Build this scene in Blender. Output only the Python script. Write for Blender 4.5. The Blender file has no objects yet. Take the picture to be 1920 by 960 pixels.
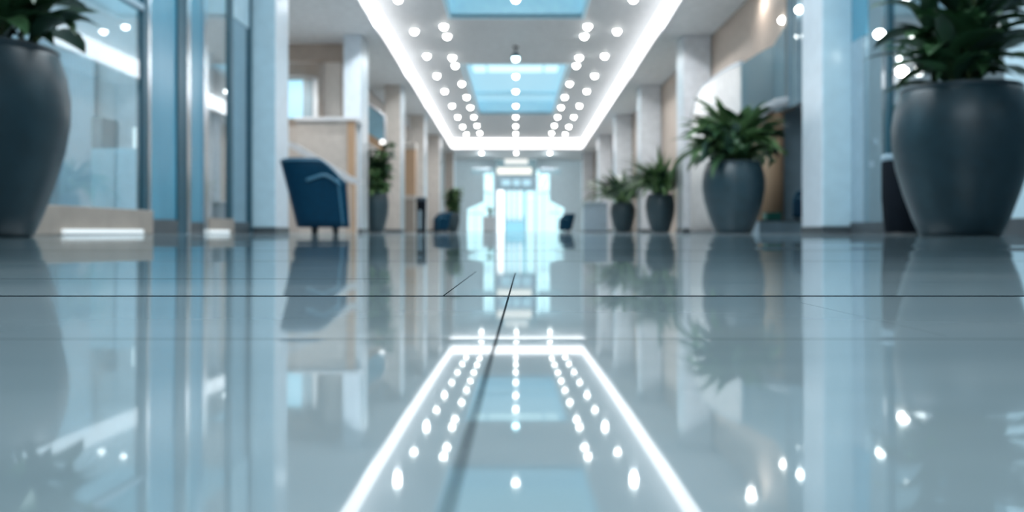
import bpy, bmesh, math, random
from mathutils import Vector, Matrix
random.seed(7)
S = bpy.context.scene
COL = S.collection
PI = math.pi
F = 1600.0; VX = 967.0; VY = 434.0; CH = 0.03     # focal length in px, principal point, eye height
def X(px, d): return (px - VX) * d / F
def Z(py, d): return CH + (VY - py) * d / F

# ------------------------------------------------------------------ materials
MATS = {}
def mat(name, color, rough=0.5, metal=0.0, var=0.08, scale=6.0, emit=None, estr=0.0, bump=0.0, spec=0.5, stretch=(1,1,1), coat=0.0):
    m = bpy.data.materials.new(name); m.use_nodes = True
    nt = m.node_tree; p = nt.nodes['Principled BSDF']
    tc = nt.nodes.new('ShaderNodeTexCoord'); mp = nt.nodes.new('ShaderNodeMapping')
    mp.inputs['Scale'].default_value = stretch
    nz = nt.nodes.new('ShaderNodeTexNoise'); nz.inputs['Scale'].default_value = scale; nz.inputs['Detail'].default_value = 4
    nt.links.new(tc.outputs['Object'], mp.inputs['Vector']); nt.links.new(mp.outputs['Vector'], nz.inputs['Vector'])
    rp = nt.nodes.new('ShaderNodeValToRGB')
    c = color
    rp.color_ramp.elements[0].position = 0.3; rp.color_ramp.elements[1].position = 0.7
    rp.color_ramp.elements[0].color = (c[0]*(1-var), c[1]*(1-var), c[2]*(1-var), 1)
    rp.color_ramp.elements[1].color = (min(1,c[0]*(1+var)), min(1,c[1]*(1+var)), min(1,c[2]*(1+var)), 1)
    nt.links.new(nz.outputs['Fac'], rp.inputs['Fac']); nt.links.new(rp.outputs['Color'], p.inputs['Base Color'])
    p.inputs['Roughness'].default_value = rough; p.inputs['Metallic'].default_value = metal
    p.inputs['Specular IOR Level'].default_value = spec
    p.inputs['Coat Weight'].default_value = coat
    if emit:
        p.inputs['Emission Color'].default_value = (*emit, 1); p.inputs['Emission Strength'].default_value = estr
    if bump:
        b = nt.nodes.new('ShaderNodeBump'); b.inputs['Strength'].default_value = bump; b.inputs['Distance'].default_value = 0.01
        nt.links.new(nz.outputs['Fac'], b.inputs['Height']); nt.links.new(b.outputs['Normal'], p.inputs['Normal'])
    MATS[name] = m
    return m

def glass_mat(name, tint, refl=0.3, opacity=0.0, body=(0.2,0.4,0.5)):
    """thin architectural glazing: tinted see-through, mirror reflection, a little body colour"""
    m = bpy.data.materials.new(name); m.use_nodes = True
    nt = m.node_tree; nt.nodes.clear()
    out = nt.nodes.new('ShaderNodeOutputMaterial')
    tr = nt.nodes.new('ShaderNodeBsdfTransparent'); tr.inputs['Color'].default_value = (*tint, 1)
    gl = nt.nodes.new('ShaderNodeBsdfGlossy'); gl.inputs['Roughness'].default_value = 0.02
    gl.inputs['Color'].default_value = (0.9, 0.97, 1, 1)
    df = nt.nodes.new('ShaderNodeBsdfDiffuse'); df.inputs['Color'].default_value = (*body, 1)
    fr = nt.nodes.new('ShaderNodeFresnel'); fr.inputs['IOR'].default_value = 1.5
    ad = nt.nodes.new('ShaderNodeMath'); ad.operation = 'ADD'; ad.use_clamp = True; ad.inputs[1].default_value = refl
    nt.links.new(fr.outputs['Fac'], ad.inputs[0])
    m1 = nt.nodes.new('ShaderNodeMixShader'); m1.inputs['Fac'].default_value = opacity
    nt.links.new(tr.outputs[0], m1.inputs[1]); nt.links.new(df.outputs[0], m1.inputs[2])
    m2 = nt.nodes.new('ShaderNodeMixShader')
    nt.links.new(ad.outputs[0], m2.inputs['Fac'])
    nt.links.new(m1.outputs[0], m2.inputs[1]); nt.links.new(gl.outputs[0], m2.inputs[2])
    gm = nt.nodes.new('ShaderNodeNewGeometry'); t2 = nt.nodes.new('ShaderNodeBsdfTransparent')
    m3 = nt.nodes.new('ShaderNodeMixShader'); nt.links.new(gm.outputs['Backfacing'], m3.inputs['Fac'])
    nt.links.new(m2.outputs[0], m3.inputs[1]); nt.links.new(t2.outputs[0], m3.inputs[2])
    nt.links.new(m3.outputs[0], out.inputs['Surface'])
    MATS[name] = m
    return m

def emis(name, color, strength):
    m = mat(name, (0.15,0.16,0.17), 0.5, emit=color, estr=strength, var=0.02)
    return m

white   = mat('white_paint', (0.70,0.72,0.75), 0.45)
ceilm   = mat('ceiling_paint', (0.78,0.81,0.83), 0.6)
traym   = mat('tray_paint', (0.55,0.575,0.59), 0.6)
coolw   = mat('cool_white_cladding', (0.72,0.80,0.87), 0.28, var=0.04)
bluewh  = mat('blue_white_cladding', (0.55,0.74,0.83), 0.25, var=0.05)
beige   = mat('beige_plaster', (0.50,0.415,0.35), 0.6)
beigeL  = mat('pale_beige_plaster', (0.55,0.505,0.465), 0.6)
tan     = mat('tan_veneer', (0.50,0.33,0.21), 0.45, scale=3, stretch=(6,6,0.6))
brown   = mat('brown_veneer', (0.32,0.21,0.14), 0.5, scale=3, stretch=(6,6,0.6))
taupe   = mat('taupe_stone', (0.34,0.29,0.25), 0.4)
greyw   = mat('grey_wall_paint', (0.38,0.41,0.43), 0.5)
bluegr  = mat('blue_grey_panel', (0.30,0.42,0.50), 0.35)
teal    = mat('teal_panel', (0.10,0.32,0.45), 0.2, var=0.12, scale=1.2, stretch=(2,2,0.5))
dteal   = mat('dark_teal_frame', (0.02,0.09,0.13), 0.3)
darkst  = mat('dark_plinth', (0.06,0.075,0.085), 0.4)
steel   = mat('brushed_steel', (0.62,0.68,0.72), 0.36, metal=1.0, var=0.05)
chrome  = mat('polished_chrome', (0.70,0.76,0.80), 0.16, metal=1.0, var=0.02)
potm    = mat('slate_grey_glaze', (0.019,0.047,0.062), 0.34, var=0.15, scale=9, bump=0.05)
potrim  = mat('slate_rim', (0.045,0.07,0.085), 0.35)
soilm   = mat('potting_soil', (0.03,0.022,0.016), 0.95, scale=40, var=0.4, bump=0.6)
leaf1   = mat('leaf_deep_green', (0.048,0.120,0.050), 0.38, var=0.45, scale=5)
leaf2   = mat('leaf_fresh_green', (0.130,0.235,0.095), 0.42, var=0.45, scale=5)
leaf3   = mat('leaf_dark_green', (0.026,0.066,0.040), 0.40, var=0.4, scale=5)  # darkest of the leaf greens, dealt out at random
stemm   = mat('plant_stem', (0.06,0.09,0.03), 0.6)
blueL   = mat('navy_leather', (0.0008,0.033,0.070), 0.5, var=0.12, scale=20, bump=0.06, spec=0.12)
blueP   = mat('navy_piping', (0.05,0.17,0.26), 0.35)
blackm  = mat('black_metal', (0.012,0.013,0.015), 0.4)
blackp  = mat('black_plastic', (0.008,0.011,0.016), 0.7, spec=0.05)
greenb  = mat('green_card', (0.0,0.13,0.105), 0.5)
deskm   = mat('grey_blue_laminate', (0.30,0.39,0.46), 0.4)
pave    = mat('pale_paving', (0.75,0.8,0.82), 0.8, scale=2)
covee   = emis('cove_led', (1.0,0.98,0.99), 2.8)
lense   = emis('downlight_lens', (1.0,0.99,0.96), 26.0)
lensb   = emis('blue_white_lens', (0.55,0.9,1.0), 20.0)
sky1e   = emis('skylight_panel', (0.33,0.64,0.80), 0.95)
sky1f   = emis('skylight_far_panel', (0.24,0.52,0.63), 0.95)
skyw    = mat('skylight_shaft_glow_paint', (0.50,0.75,0.86), 0.5, emit=(0.42,0.78,0.95), estr=0.2)  # faint emission in the paint stands in for daylight on the shaft
tubew   = emis('tube_wall_white', (0.95,0.98,1.0), 1.6)
tubee   = emis('skylight_tube', (0.62,0.93,1.0), 1.25)
bluewin = emis('blue_window_light', (0.38,0.80,1.0), 1.05)
signe   = emis('sign_cream_light', (1.0,0.97,0.88), 1.15)
cyanlt  = emis('cyan_lamp', (0.5,0.85,1.0), 0.85)
floorlt = emis('floor_lamp_light', (0.85,0.96,1.0), 0.95)
glassL  = glass_mat('storefront_glass', (0.62,0.80,0.84), 0.18, 0.10, (0.18,0.42,0.5))
glassB  = glass_mat('warm_glass', (0.66,0.66,0.63), 0.30, 0.10, (0.35,0.33,0.3))
glassK  = glass_mat('dark_glass', (0.22,0.34,0.40), 0.26, 0.15, (0.06,0.16,0.22))
glassR  = glass_mat('grey_glass', (0.80,0.88,0.90), 0.10, 0.05, (0.3,0.36,0.38))
glassT  = glass_mat('teal_glass', (0.30,0.58,0.68), 0.12, 0.35, (0.06,0.25,0.34))
glassD  = glass_mat('entrance_glass', (0.86,0.97,1.0), 0.05, 0.04, (0.5,0.8,0.9))
glassP  = glass_mat('frosted_blue_glass', (0.55,0.72,0.78), 0.0, 0.72, (0.38,0.53,0.60))

# ------------------------------------------------------------------ mesh helpers
def link(name, bm, m, parent=None, smooth=False):
    me = bpy.data.meshes.new(name); bm.normal_update(); bm.to_mesh(me); bm.free()
    for mm in (m if isinstance(m, (list, tuple)) else [m]): me.materials.append(mm)
    if smooth:
        for p in me.polygons: p.use_smooth = True
    o = bpy.data.objects.new(name, me); COL.objects.link(o)
    if parent: o.parent = parent
    return o
def add_box(bm, x0,x1,y0,y1,z0,z1, bev=0.0, mi=0):
    if x0 > x1: x0,x1 = x1,x0
    if y0 > y1: y0,y1 = y1,y0
    if z0 > z1: z0,z1 = z1,z0
    vs = [bm.verts.new(p) for p in ((x0,y0,z0),(x1,y0,z0),(x1,y1,z0),(x0,y1,z0),(x0,y0,z1),(x1,y0,z1),(x1,y1,z1),(x0,y1,z1))]
    fs = [bm.faces.new([vs[i] for i in f]) for f in ((3,2,1,0),(4,5,6,7),(0,1,5,4),(1,2,6,5),(2,3,7,6),(3,0,4,7))]
    for f in fs: f.material_index = mi
    if bev:
        es = list({e for f in fs for e in f.edges})
        bmesh.ops.bevel(bm, geom=es, offset=bev, segments=2, affect='EDGES', profile=0.6)
def box(name, x0,x1,y0,y1,z0,z1, m, parent=None, bev=0.0):
    bm = bmesh.new(); add_box(bm, x0,x1,y0,y1,z0,z1,bev)
    o = link(name, bm, m, parent); return o
def prism_bm(poly, vec, bm=None):
    bm = bm or bmesh.new(); v = Vector(vec)
    a = [bm.verts.new(p) for p in poly]; b = [bm.verts.new(Vector(p)+v) for p in poly]
    n = len(a)
    bm.faces.new(a); bm.faces.new(b[::-1])
    for i in range(n):
        bm.faces.new([a[i], b[i], b[(i+1)%n], a[(i+1)%n]])
    bmesh.ops.recalc_face_normals(bm, faces=bm.faces)
    return bm
def lathe_bm(prof, seg=48, bm=None, c=(0,0,0)):
    bm = bm or bmesh.new(); rings = []
    for r, z in prof:
        if r < 1e-5: rings.append([bm.verts.new((c[0],c[1],c[2]+z))])
        else: rings.append([bm.verts.new((c[0]+r*math.cos(2*PI*i/seg), c[1]+r*math.sin(2*PI*i/seg), c[2]+z)) for i in range(seg)])
    for a, b in zip(rings, rings[1:]):
        for i in range(seg):
            j = (i+1) % seg
            if len(a) == 1 and len(b) == 1: continue
            if len(a) == 1: bm.faces.new([a[0], b[i], b[j]])
            elif len(b) == 1: bm.faces.new([a[i], a[j], b[0]])
            else: bm.faces.new([a[i], a[j], b[j], b[i]])
    bmesh.ops.recalc_face_normals(bm, faces=bm.faces)
    return bm
def tube_bm(pts, r, seg=10, bm=None, r1=None):
    bm = bm or bmesh.new(); pts = [Vector(p) for p in pts]; rings = []
    n = len(pts)
    for i, p in enumerate(pts):
        t = (pts[min(i+1,n-1)] - pts[max(i-1,0)]).normalized()
        up = Vector((0,0,1)) if abs(t.z) < 0.9 else Vector((1,0,0))
        a = t.cross(up).normalized(); b = t.cross(a).normalized()
        rr = r if r1 is None else r + (r1-r)*i/(n-1)
        rings.append([bm.verts.new(p + a*rr*math.cos(2*PI*k/seg) + b*rr*math.sin(2*PI*k/seg)) for k in range(seg)])
    for u, v in zip(rings, rings[1:]):
        for k in range(seg): bm.faces.new([u[k], u[(k+1)%seg], v[(k+1)%seg], v[k]])
    bm.faces.new(rings[0][::-1]); bm.faces.new(rings[-1])
    bmesh.ops.recalc_face_normals(bm, faces=bm.faces)
    return bm

def tag(o, label, cat=None, group=None, kind=None):
    o['label'] = label
    if cat: o['category'] = cat
    if group: o['group'] = group
    if kind: o['kind'] = kind
    return o
def thing(name, label, cat, loc=(0,0,0), rz=0, group=None):
    o = bpy.data.objects.new(name, None); COL.objects.link(o); o.location = loc; o.rotation_euler = (0,0,rz)
    o.empty_display_size = 0.1
    return tag(o, label, cat, group)
def struct(o, label, cat=None): return tag(o, label, cat, None, 'structure')
def rel(parent, bm):      # mesh given in world coordinates, to be parented to an Empty
    loc = Vector(parent.location); rz = parent.rotation_euler.z
    M = (Matrix.Translation(loc) @ Matrix.Rotation(rz, 4, 'Z')).inverted()
    bmesh.ops.transform(bm, matrix=M, verts=bm.verts); return bm
def pbox(parent, name, x0,x1,y0,y1,z0,z1, m, bev=0.0):
    bm = bmesh.new(); add_box(bm, x0,x1,y0,y1,z0,z1,bev); return link(name, rel(parent,bm), m, parent)
def ppoly(parent, name, poly, vec, m):
    return link(name, rel(parent, prism_bm(poly, vec)), m, parent)
def copy_tree(o, parent=None):
    c = o.copy(); COL.objects.link(c)
    if parent: c.parent = parent
    for ch in list(o.children): copy_tree(ch, c)
    return c

# ------------------------------------------------------------------ floor (polished tiles)
SEAM1, SEAM2 = 0.396, 0.238          # distances of the two cross joints in front of the lens
def floor_material():
    m = bpy.data.materials.new('polished_floor_tile'); m.use_nodes = True
    nt = m.node_tree; N = nt.nodes; L = nt.links; N.clear()
    out = N.new('ShaderNodeOutputMaterial')
    geo = N.new('ShaderNodeNewGeometry'); sep = N.new('ShaderNodeSeparateXYZ'); L.new(geo.outputs['Position'], sep.inputs[0])
    def M(op, a, b=None, c=None, clamp=False):
        n = N.new('ShaderNodeMath'); n.operation = op; n.use_clamp = clamp
        for i, v in enumerate((a,b,c)):
            if v is None: continue
            if isinstance(v, (int,float)): n.inputs[i].default_value = v
            else: L.new(v, n.inputs[i])
        return n.outputs[0]
    x, y = sep.outputs['X'], sep.outputs['Y']
    less = lambda a, b: M('LESS_THAN', a, b)
    gt = lambda a, b: M('GREATER_THAN', a, b)
    # tiles lie a hair out of level: near tile is cupped, second tile tilted evenly
    near = less(y, SEAM2)
    mid = M('MULTIPLY', gt(y, SEAM2), less(y, SEAM1))
    mr = N.new('ShaderNodeMapRange'); L.new(y, mr.inputs['Value'])
    mr.inputs['From Min'].default_value = 0.09; mr.inputs['From Max'].default_value = SEAM2
    mr.inputs['To Min'].default_value = 0.0085; mr.inputs['To Max'].default_value = 0.0185
    tilt = M('ADD', M('MULTIPLY', near, mr.outputs[0]), M('MULTIPLY', mid, 0.0125))
    # joints
    def seam_y(y0, w): return less(M('ABSOLUTE', M('SUBTRACT', y, y0)), w)
    def seam_x(x0, slope, w, ya, yb):
        xx = M('SUBTRACT', M('SUBTRACT', x, x0), M('MULTIPLY', y, slope))
        return M('MULTIPLY', less(M('ABSOLUTE', xx), w), M('MULTIPLY', gt(y, ya), less(y, yb)))
    j = seam_y(SEAM1, 0.0034)
    for args in ((-0.0086, 0.0135, 0.00042, -1, 0.62), (-0.0405, 0.017, 0.0004, SEAM1, 0.64)):
        j = M('MAXIMUM', j, seam_x(*args))
    faint = M('MAXIMUM', seam_y(SEAM2, 0.0011), seam_x(0.131, -0.03, 0.00022, 0.245, 0.36))
    faint = M('MAXIMUM', faint, M('MULTIPLY', seam_y(0.54, 0.004), less(x, -0.08)))
    for yy, ww in ((0.86,0.006),(1.33,0.016),(2.3,0.035),(3.9,0.06)): faint = M('MAXIMUM', faint, seam_y(yy, ww))
    # marble clouding
    tc = N.new('ShaderNodeMapping'); tc.inputs['Scale'].default_value = (0.55, 1.5, 1); L.new(geo.outputs['Position'], tc.inputs['Vector'])
    nz = N.new('ShaderNodeTexNoise'); nz.inputs['Scale'].default_value = 3.2; nz.inputs['Detail'].default_value = 5; nz.inputs['Distortion'].default_value = 0.8
    L.new(tc.outputs[0], nz.inputs['Vector'])
    rp = N.new('ShaderNodeValToRGB'); L.new(nz.outputs['Fac'], rp.inputs['Fac'])
    rp.color_ramp.elements[0].position = 0.38; rp.color_ramp.elements[0].color = (0.25,0.34,0.375,1)
    rp.color_ramp.elements[1].position = 0.62; rp.color_ramp.elements[1].color = (0.38,0.465,0.495,1)
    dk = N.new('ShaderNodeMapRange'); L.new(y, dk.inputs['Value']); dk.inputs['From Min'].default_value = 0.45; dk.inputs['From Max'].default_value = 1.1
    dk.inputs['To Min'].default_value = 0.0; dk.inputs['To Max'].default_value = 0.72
    md = N.new('ShaderNodeMix'); md.data_type = 'RGBA'; L.new(dk.outputs[0], md.inputs['Factor']); L.new(rp.outputs[0], md.inputs['A']); md.inputs['B'].default_value = (0.045,0.085,0.105,1)  # tile colour darkened with distance, standing in for reflections of dark objects
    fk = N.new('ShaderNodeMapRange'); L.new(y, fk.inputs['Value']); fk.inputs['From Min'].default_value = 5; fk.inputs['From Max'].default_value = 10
    md2 = N.new('ShaderNodeMix'); md2.data_type = 'RGBA'; L.new(fk.outputs[0], md2.inputs['Factor']); L.new(md.outputs['Result'], md2.inputs['A']); md2.inputs['B'].default_value = (0.50,0.54,0.56,1)  # far floor made paler as an added reflector bouncing light to the ceiling
    mx = N.new('ShaderNodeMix'); mx.data_type = 'RGBA'
    L.new(M('MAXIMUM', j, M('MULTIPLY', faint, 0.6)), mx.inputs['Factor']); L.new(md2.outputs['Result'], mx.inputs['A'])
    mx.inputs['B'].default_value = (0.012,0.02,0.026,1)
    # normal
    nz2 = N.new('ShaderNodeTexNoise'); nz2.inputs['Scale'].default_value = 1.9; nz2.inputs['Detail'].default_value = 1.5
    mp2 = N.new('ShaderNodeMapping'); mp2.inputs['Scale'].default_value = (0.45,1.7,1); L.new(geo.outputs['Position'], mp2.inputs['Vector']); L.new(mp2.outputs[0], nz2.inputs['Vector'])
    sc = N.new('ShaderNodeMapRange'); L.new(y, sc.inputs['Value'])
    sc.inputs['From Min'].default_value = 0.3; sc.inputs['From Max'].default_value = 1.6
    sc.inputs['To Min'].default_value = 0.0006; sc.inputs['To Max'].default_value = 0.022
    cv = N.new('ShaderNodeSeparateColor'); L.new(nz2.outputs['Color'], cv.inputs[0])
    nx = M('MULTIPLY', M('SUBTRACT', cv.outputs[0], 0.5), M('MULTIPLY', sc.outputs[0], 0.5))
    ny = M('ADD', M('MULTIPLY', tilt, 1.0), M('MULTIPLY', M('SUBTRACT', cv.outputs[1], 0.5), sc.outputs[0]))
    cb = N.new('ShaderNodeCombineXYZ'); L.new(nx, cb.inputs[0]); L.new(ny, cb.inputs[1]); cb.inputs[2].default_value = 1
    nm = N.new('ShaderNodeVectorMath'); nm.operation = 'NORMALIZE'; L.new(cb.outputs[0], nm.inputs[0])
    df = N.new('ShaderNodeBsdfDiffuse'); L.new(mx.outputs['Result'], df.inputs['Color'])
    gl = N.new('ShaderNodeBsdfGlossy'); gl.inputs['Color'].default_value = (0.93,0.98,1,1); gl.inputs['Roughness'].default_value = 0.035
    L.new(nm.outputs[0], gl.inputs['Normal'])
    lw = N.new('ShaderNodeFresnel'); lw.inputs['IOR'].default_value = 1.62; 
    fac = M('MULTIPLY', M('ADD', M('MULTIPLY', lw.outputs[0], 0.72), 0.12), M('SUBTRACT', 1.0, M('MULTIPLY', j, 0.92)), clamp=True)
    fac = M('MULTIPLY', fac, M('SUBTRACT', 1.0, M('MULTIPLY', faint, 0.45)))
    ms = N.new('ShaderNodeMixShader'); L.new(fac, ms.inputs['Fac']); L.new(df.outputs[0], ms.inputs[1]); L.new(gl.outputs[0], ms.inputs[2])
    L.new(ms.outputs[0], out.inputs['Surface'])
    return m
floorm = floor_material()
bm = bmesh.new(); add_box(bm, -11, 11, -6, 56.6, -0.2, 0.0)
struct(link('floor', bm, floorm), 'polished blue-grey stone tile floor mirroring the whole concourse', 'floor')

# ------------------------------------------------------------------ shell
HC = 4.48; ZT = 5.02
YN, YF = -6.0, 56.0
TL = lambda d: -(3.04 + (d-16.5)*(3.45-3.04)/29.5)
TR = lambda d: 3.21 + (d-16.5)*(3.60-3.21)/29.5
T0, T1 = 4.0, 46.0
bm = bmesh.new()
def cslab(poly): prism_bm([(a,b,HC) for a,b in poly], (0,0,0.12), bm)
cslab([(-11,YN),(TL(T0)-.02,YN),(TL(T0)-.02,T0),(TL(T1)-.02,T1),(TL(T1)-.02,YF+.6),(-11,YF+.6)])
cslab([(TR(T0)+.02,YN),(11,YN),(11,YF+.6),(TR(T1)+.02,YF+.6),(TR(T1)+.02,T1),(TR(T0)+.02,T0)])
cslab([(TL(T0)-.02,YN),(TR(T0)+.02,YN),(TR(T0)+.02,T0),(TL(T0)-.02,T0)])
cslab([(TL(T1)-.02,T1),(TR(T1)+.02,T1),(TR(T1)+.02,YF+.6),(TL(T1)-.02,YF+.6)])
struct(link('ceiling', bm, ceilm), 'flat white soffit ceiling around the long lit recess', 'ceiling')
# recessed tray top, with openings for the two skylights
SK = [(-1.52,1.55, 10.6, Z(0,1)*0+19.95), (-1.60,1.60, 25.5, 36.3)]
bm = bmesh.new()
def tslab(x0,x1,y0,y1): add_box(bm, x0,x1,y0,y1, ZT, ZT+0.1)
tslab(-4,SK[0][0],T0-.1,T1+.1); tslab(SK[0][1],4,T0-.1,T1+.1)
ys = [T0-.1, SK[0][2], SK[0][3], SK[1][2], SK[1][3], T1+.1]
for a,b in ((0,1),(2,3),(4,5)): tslab(SK[0][0],SK[0][1],ys[a],ys[b])
struct(link('ceiling_recess', bm, traym), 'grey recessed ceiling panel between the bright cove strips', 'ceiling')
# cove light strips: lit inner faces of the recess
def cove(name, pts, label, nrm):
    t = thing('cove_light', label, 'light', (pts[0][0],pts[0][1],HC), 0, 'white cove light strips round the ceiling recess')
    a, b = Vector((*pts[0],0)), Vector((*pts[1],0)); n = Vector((*nrm,0))
    poly = [a+Vector((0,0,HC+.02)), b+Vector((0,0,HC+.02)), b+Vector((0,0,ZT-.004)), a+Vector((0,0,ZT-.004))]
    ppoly(t, 'diffuser', poly, n*0.03, covee)
    q = [a-n*0.015+Vector((0,0,HC-.035)), b-n*0.015+Vector((0,0,HC-.035)), b-n*0.015+Vector((0,0,HC+.018)), a-n*0.015+Vector((0,0,HC+.018))]
    ppoly(t, 'trim_lip', q, n*0.05, white)
    return t
cove('l', ((TL(T0),T0),(TL(T1),T1)), 'long white cove light strip along the left side of the ceiling recess', (1,0))
cove('r', ((TR(T0),T0),(TR(T1),T1)), 'long white cove light strip along the right side of the ceiling recess', (-1,0))
cove('f', ((TL(T1)+.05,T1),(TR(T1)-.05,T1)), 'short white cove light strip across the far end of the ceiling recess', (0,-1))
# skylights
for k,(x0,x1,y0,y1) in enumerate(SK):
    t = thing('skylight', ['pale blue rectangular skylight nearest above, cut off by the top of the view',
                           'pale blue rectangular skylight in mid ceiling with lit tubes along its near edge'][k], 'skylight', ((x0+x1)/2,(y0+y1)/2,ZT), 0, 'ceiling skylights')
    H = 0.55
    bmf = bmesh.new()
    for (a,b,c,d) in ((x0-.05,x0,y0-.05,y1+.05),(x1,x1+.05,y0-.05,y1+.05),(x0,x1,y0-.05,y0),(x0,x1,y1,y1+.05)): add_box(bmf, a,b,c,d, ZT-.003, ZT+H)
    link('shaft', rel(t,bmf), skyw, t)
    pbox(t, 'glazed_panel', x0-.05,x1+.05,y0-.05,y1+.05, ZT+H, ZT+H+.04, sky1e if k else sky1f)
    if k:
        for (a,b) in ((X(885,28),X(909,28)),(X(914,28),X(1018,28)),(X(1023,28),X(1048,28))):
            pbox(t, 'light_tube', a,b, 28.4, 29.35, ZT+H-.07, ZT+H-.01, tubee, 0.02)
        pbox(t, 'crossbar', x0,x1, 33.7, 33.95, ZT+H-.12, ZT+H-.02, skyw)
# walls
struct(box('wall_left', -8.2,-8.0, YN, YF+.6, 0, HC, greyw), 'far grey side wall seen beyond the left storefront glass', 'wall')
struct(box('wall_right', 8.0,8.2, YN, YF+.6, 0, HC, greyw), 'far grey side wall seen beyond the right storefront glass', 'wall')
struct(box('wall_back', -8.0,8.0, YN-.2, YN, 0, HC+.8, white), 'plain white wall behind the viewer', 'wall')
struct(box('wall_left_corridor', -4.75,-4.60, 20.5, YF, 0, HC, beigeL), 'pale beige side wall behind the left pillars', 'wall')
bm = bmesh.new(); add_box(bm,4.45,4.6,14.75,YF,0,HC); add_box(bm,4.45,4.6,14.05,14.75,2.05,HC)
struct(link('wall_right_corridor', bm, beige), 'warm beige side wall behind the right pillars', 'wall')

# pillars: cladding, metal corner strip, dark base
def pillar(label, x_in, side, w, y0, y1, body, facem, strip=0.09):
    # side=-1 left row: x_in is the inner (hall side) face
    xo = x_in + side*w
    t = thing('pillar', label, 'pillar', ((x_in+xo)/2,(y0+y1)/2,0)); t['kind'] = 'structure'
    pbox(t, 'cladding', x_in-side*0.0, xo, y0, y1, 0.09, HC, body, 0.012)
    pbox(t, 'inner_face_panel', x_in-side*0.012, x_in+side*0.02, y0+.01, y1-.01, 0.09, HC, facem)
    pbox(t, 'base_plinth', x_in-side*0.02, xo+side*.01, y0-.02, y1+.02, 0, 0.09, darkst)
    return t
pillar('near left blue-white pillar beside the storefront glass', -3.5, -1, 0.36, 12.4, 13.1, bluewh, coolw)
lab = ['second','third','fourth','fifth','sixth']
for i,y1 in enumerate((20.2, 26.8, 33.5, 40.2, 49.0)):
    pillar(f'pale pillar with a shiny inner face, {lab[i]} from the front in the left row', -3.5, -1, (0.40,0.48,0.55,.55,.5)[i], y1-.9, y1, (coolw if i==0 else beigeL), steel if i<2 else coolw)
pillar('near right blue-white pillar beside the large potted plant', 3.8, 1, 0.36, 10.55, 11.3, bluewh, coolw)
for i,y1 in enumerate((20.1, 26.7, 33.2, 39.9, 49.0)):
    pillar(f'pale pillar with a shiny inner face, {lab[i]} from the front in the right row', 3.8, 1, 0.62, y1-.8, y1, white, steel if i<2 else coolw)

# ------------------------------------------------------------------ downlights
def ordinal(k): return ['first','second','third','fourth','fifth','sixth','seventh','eighth','ninth','tenth','eleventh'][k]
def make_downlight():
    t = thing('downlight', 'x', 'light', (0,0,0), 0, 'round downlights in the ceiling')
    link('trim_ring', lathe_bm([(0.075,0.004),(0.105,0.004),(0.118,-0.008),(0.112,-0.022),(0.088,-0.026),(0.075,-0.012),(0.075,0.004)], 28), white, t, True)
    link('lens', lathe_bm([(0.0,-0.105),(0.03,-0.099),(0.058,-0.078),(0.073,-0.045),(0.078,-0.012)], 24), lense, t, True)
    return t
DL0 = make_downlight(); used = [False]
def downlight(x, y, z, label):
    if used[0]: t = copy_tree(DL0)
    else: t = DL0; used[0] = True
    t.location = (x,y,z); t['label'] = label
    return t
DH = ZT - CH - 0.05
outer = [0,60,106,143,172,199,220,238,252]
inner = [51,69,109,124,158,183,202,220,236,250]
for nm, sx in (('left',-1),('right',1)):
    for k,py in enumerate(outer):
        d = F*DH/(VY-py); downlight(sx*0.508*DH*1.0, d, ZT, f'white downlight in the {nm} outer ceiling row, {ordinal(k)} from the front')
    for k,py in enumerate(inner):
        d = F*DH/(VY-py); off = 0.352 if k < 2 else 0.366
        downlight(sx*off*DH, d, ZT, f'white downlight in the {nm} inner ceiling row, {ordinal(k)} from the front')
# centre row: inside the skylight they hang on a stem
mid = [0,144,172,199,220,237,251]
for k,py in enumerate(mid):
    d = F*DH/(VY-py)
    if (SK[0][2] < d < SK[0][3]) or (SK[1][2] < d < SK[1][3]):
        t = thing('hanging_downlight', f'white spot hanging in the centre line of the ceiling, {ordinal(k)} from the front', 'light', (0,d,ZT), 0, 'spots hanging in the skylights')
        link('stem', tube_bm([(0,0,-.01),(0,0,0.549)], 0.006, 8), steel, t)
        link('trim_ring', lathe_bm([(0.0,0.012),(0.105,0.006),(0.118,-0.008),(0.112,-0.022),(0.088,-0.026),(0.07,-0.012),(0.0,-0.012)], 28), white, t, True)
        link('lens', lathe_bm([(0.0,-0.105),(0.03,-0.099),(0.058,-0.078),(0.073,-0.045),(0.078,-0.012)], 24), lense, t, True)
    else:
        downlight(0, d, ZT, f'white downlight on the centre line of the ceiling recess, {ordinal(k)} from the front')
dp = F*(ZT-.28-CH)/(VY-107)
t = thing('pendant_lamp', 'small bluish pendant lamp on a dark stem in front of the mid skylight', 'light', (0,dp,ZT))
link('ceiling_cup', lathe_bm([(0,0),(0.07,0),(0.06,-.05),(0,-.05)],24), blackm, t, True)
link('stem', tube_bm([(0,0,-.04),(0,0,-.2)], 0.02, 10), blackm, t)
link('shade', lathe_bm([(0.02,-.16),(0.075,-.18),(0.11,-.25),(0.115,-.31),(0.105,-.31),(0.1,-.26),(0.06,-.19),(0.02,-.17)],28), dteal, t, True)
link('bulb', lathe_bm([(0,-.40),(0.05,-.385),(0.085,-.34),(0.09,-.29),(0.07,-.23),(0,-.21)],24), lensb, t, True)
for px, nm in ((903,'left of the middle'),(968,'in the middle'),(1031,'right of the middle')):
    downlight(X(px,48.0), 48.0, HC, f'white downlight beyond the far cove strip, {nm} above the entrance')

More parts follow.
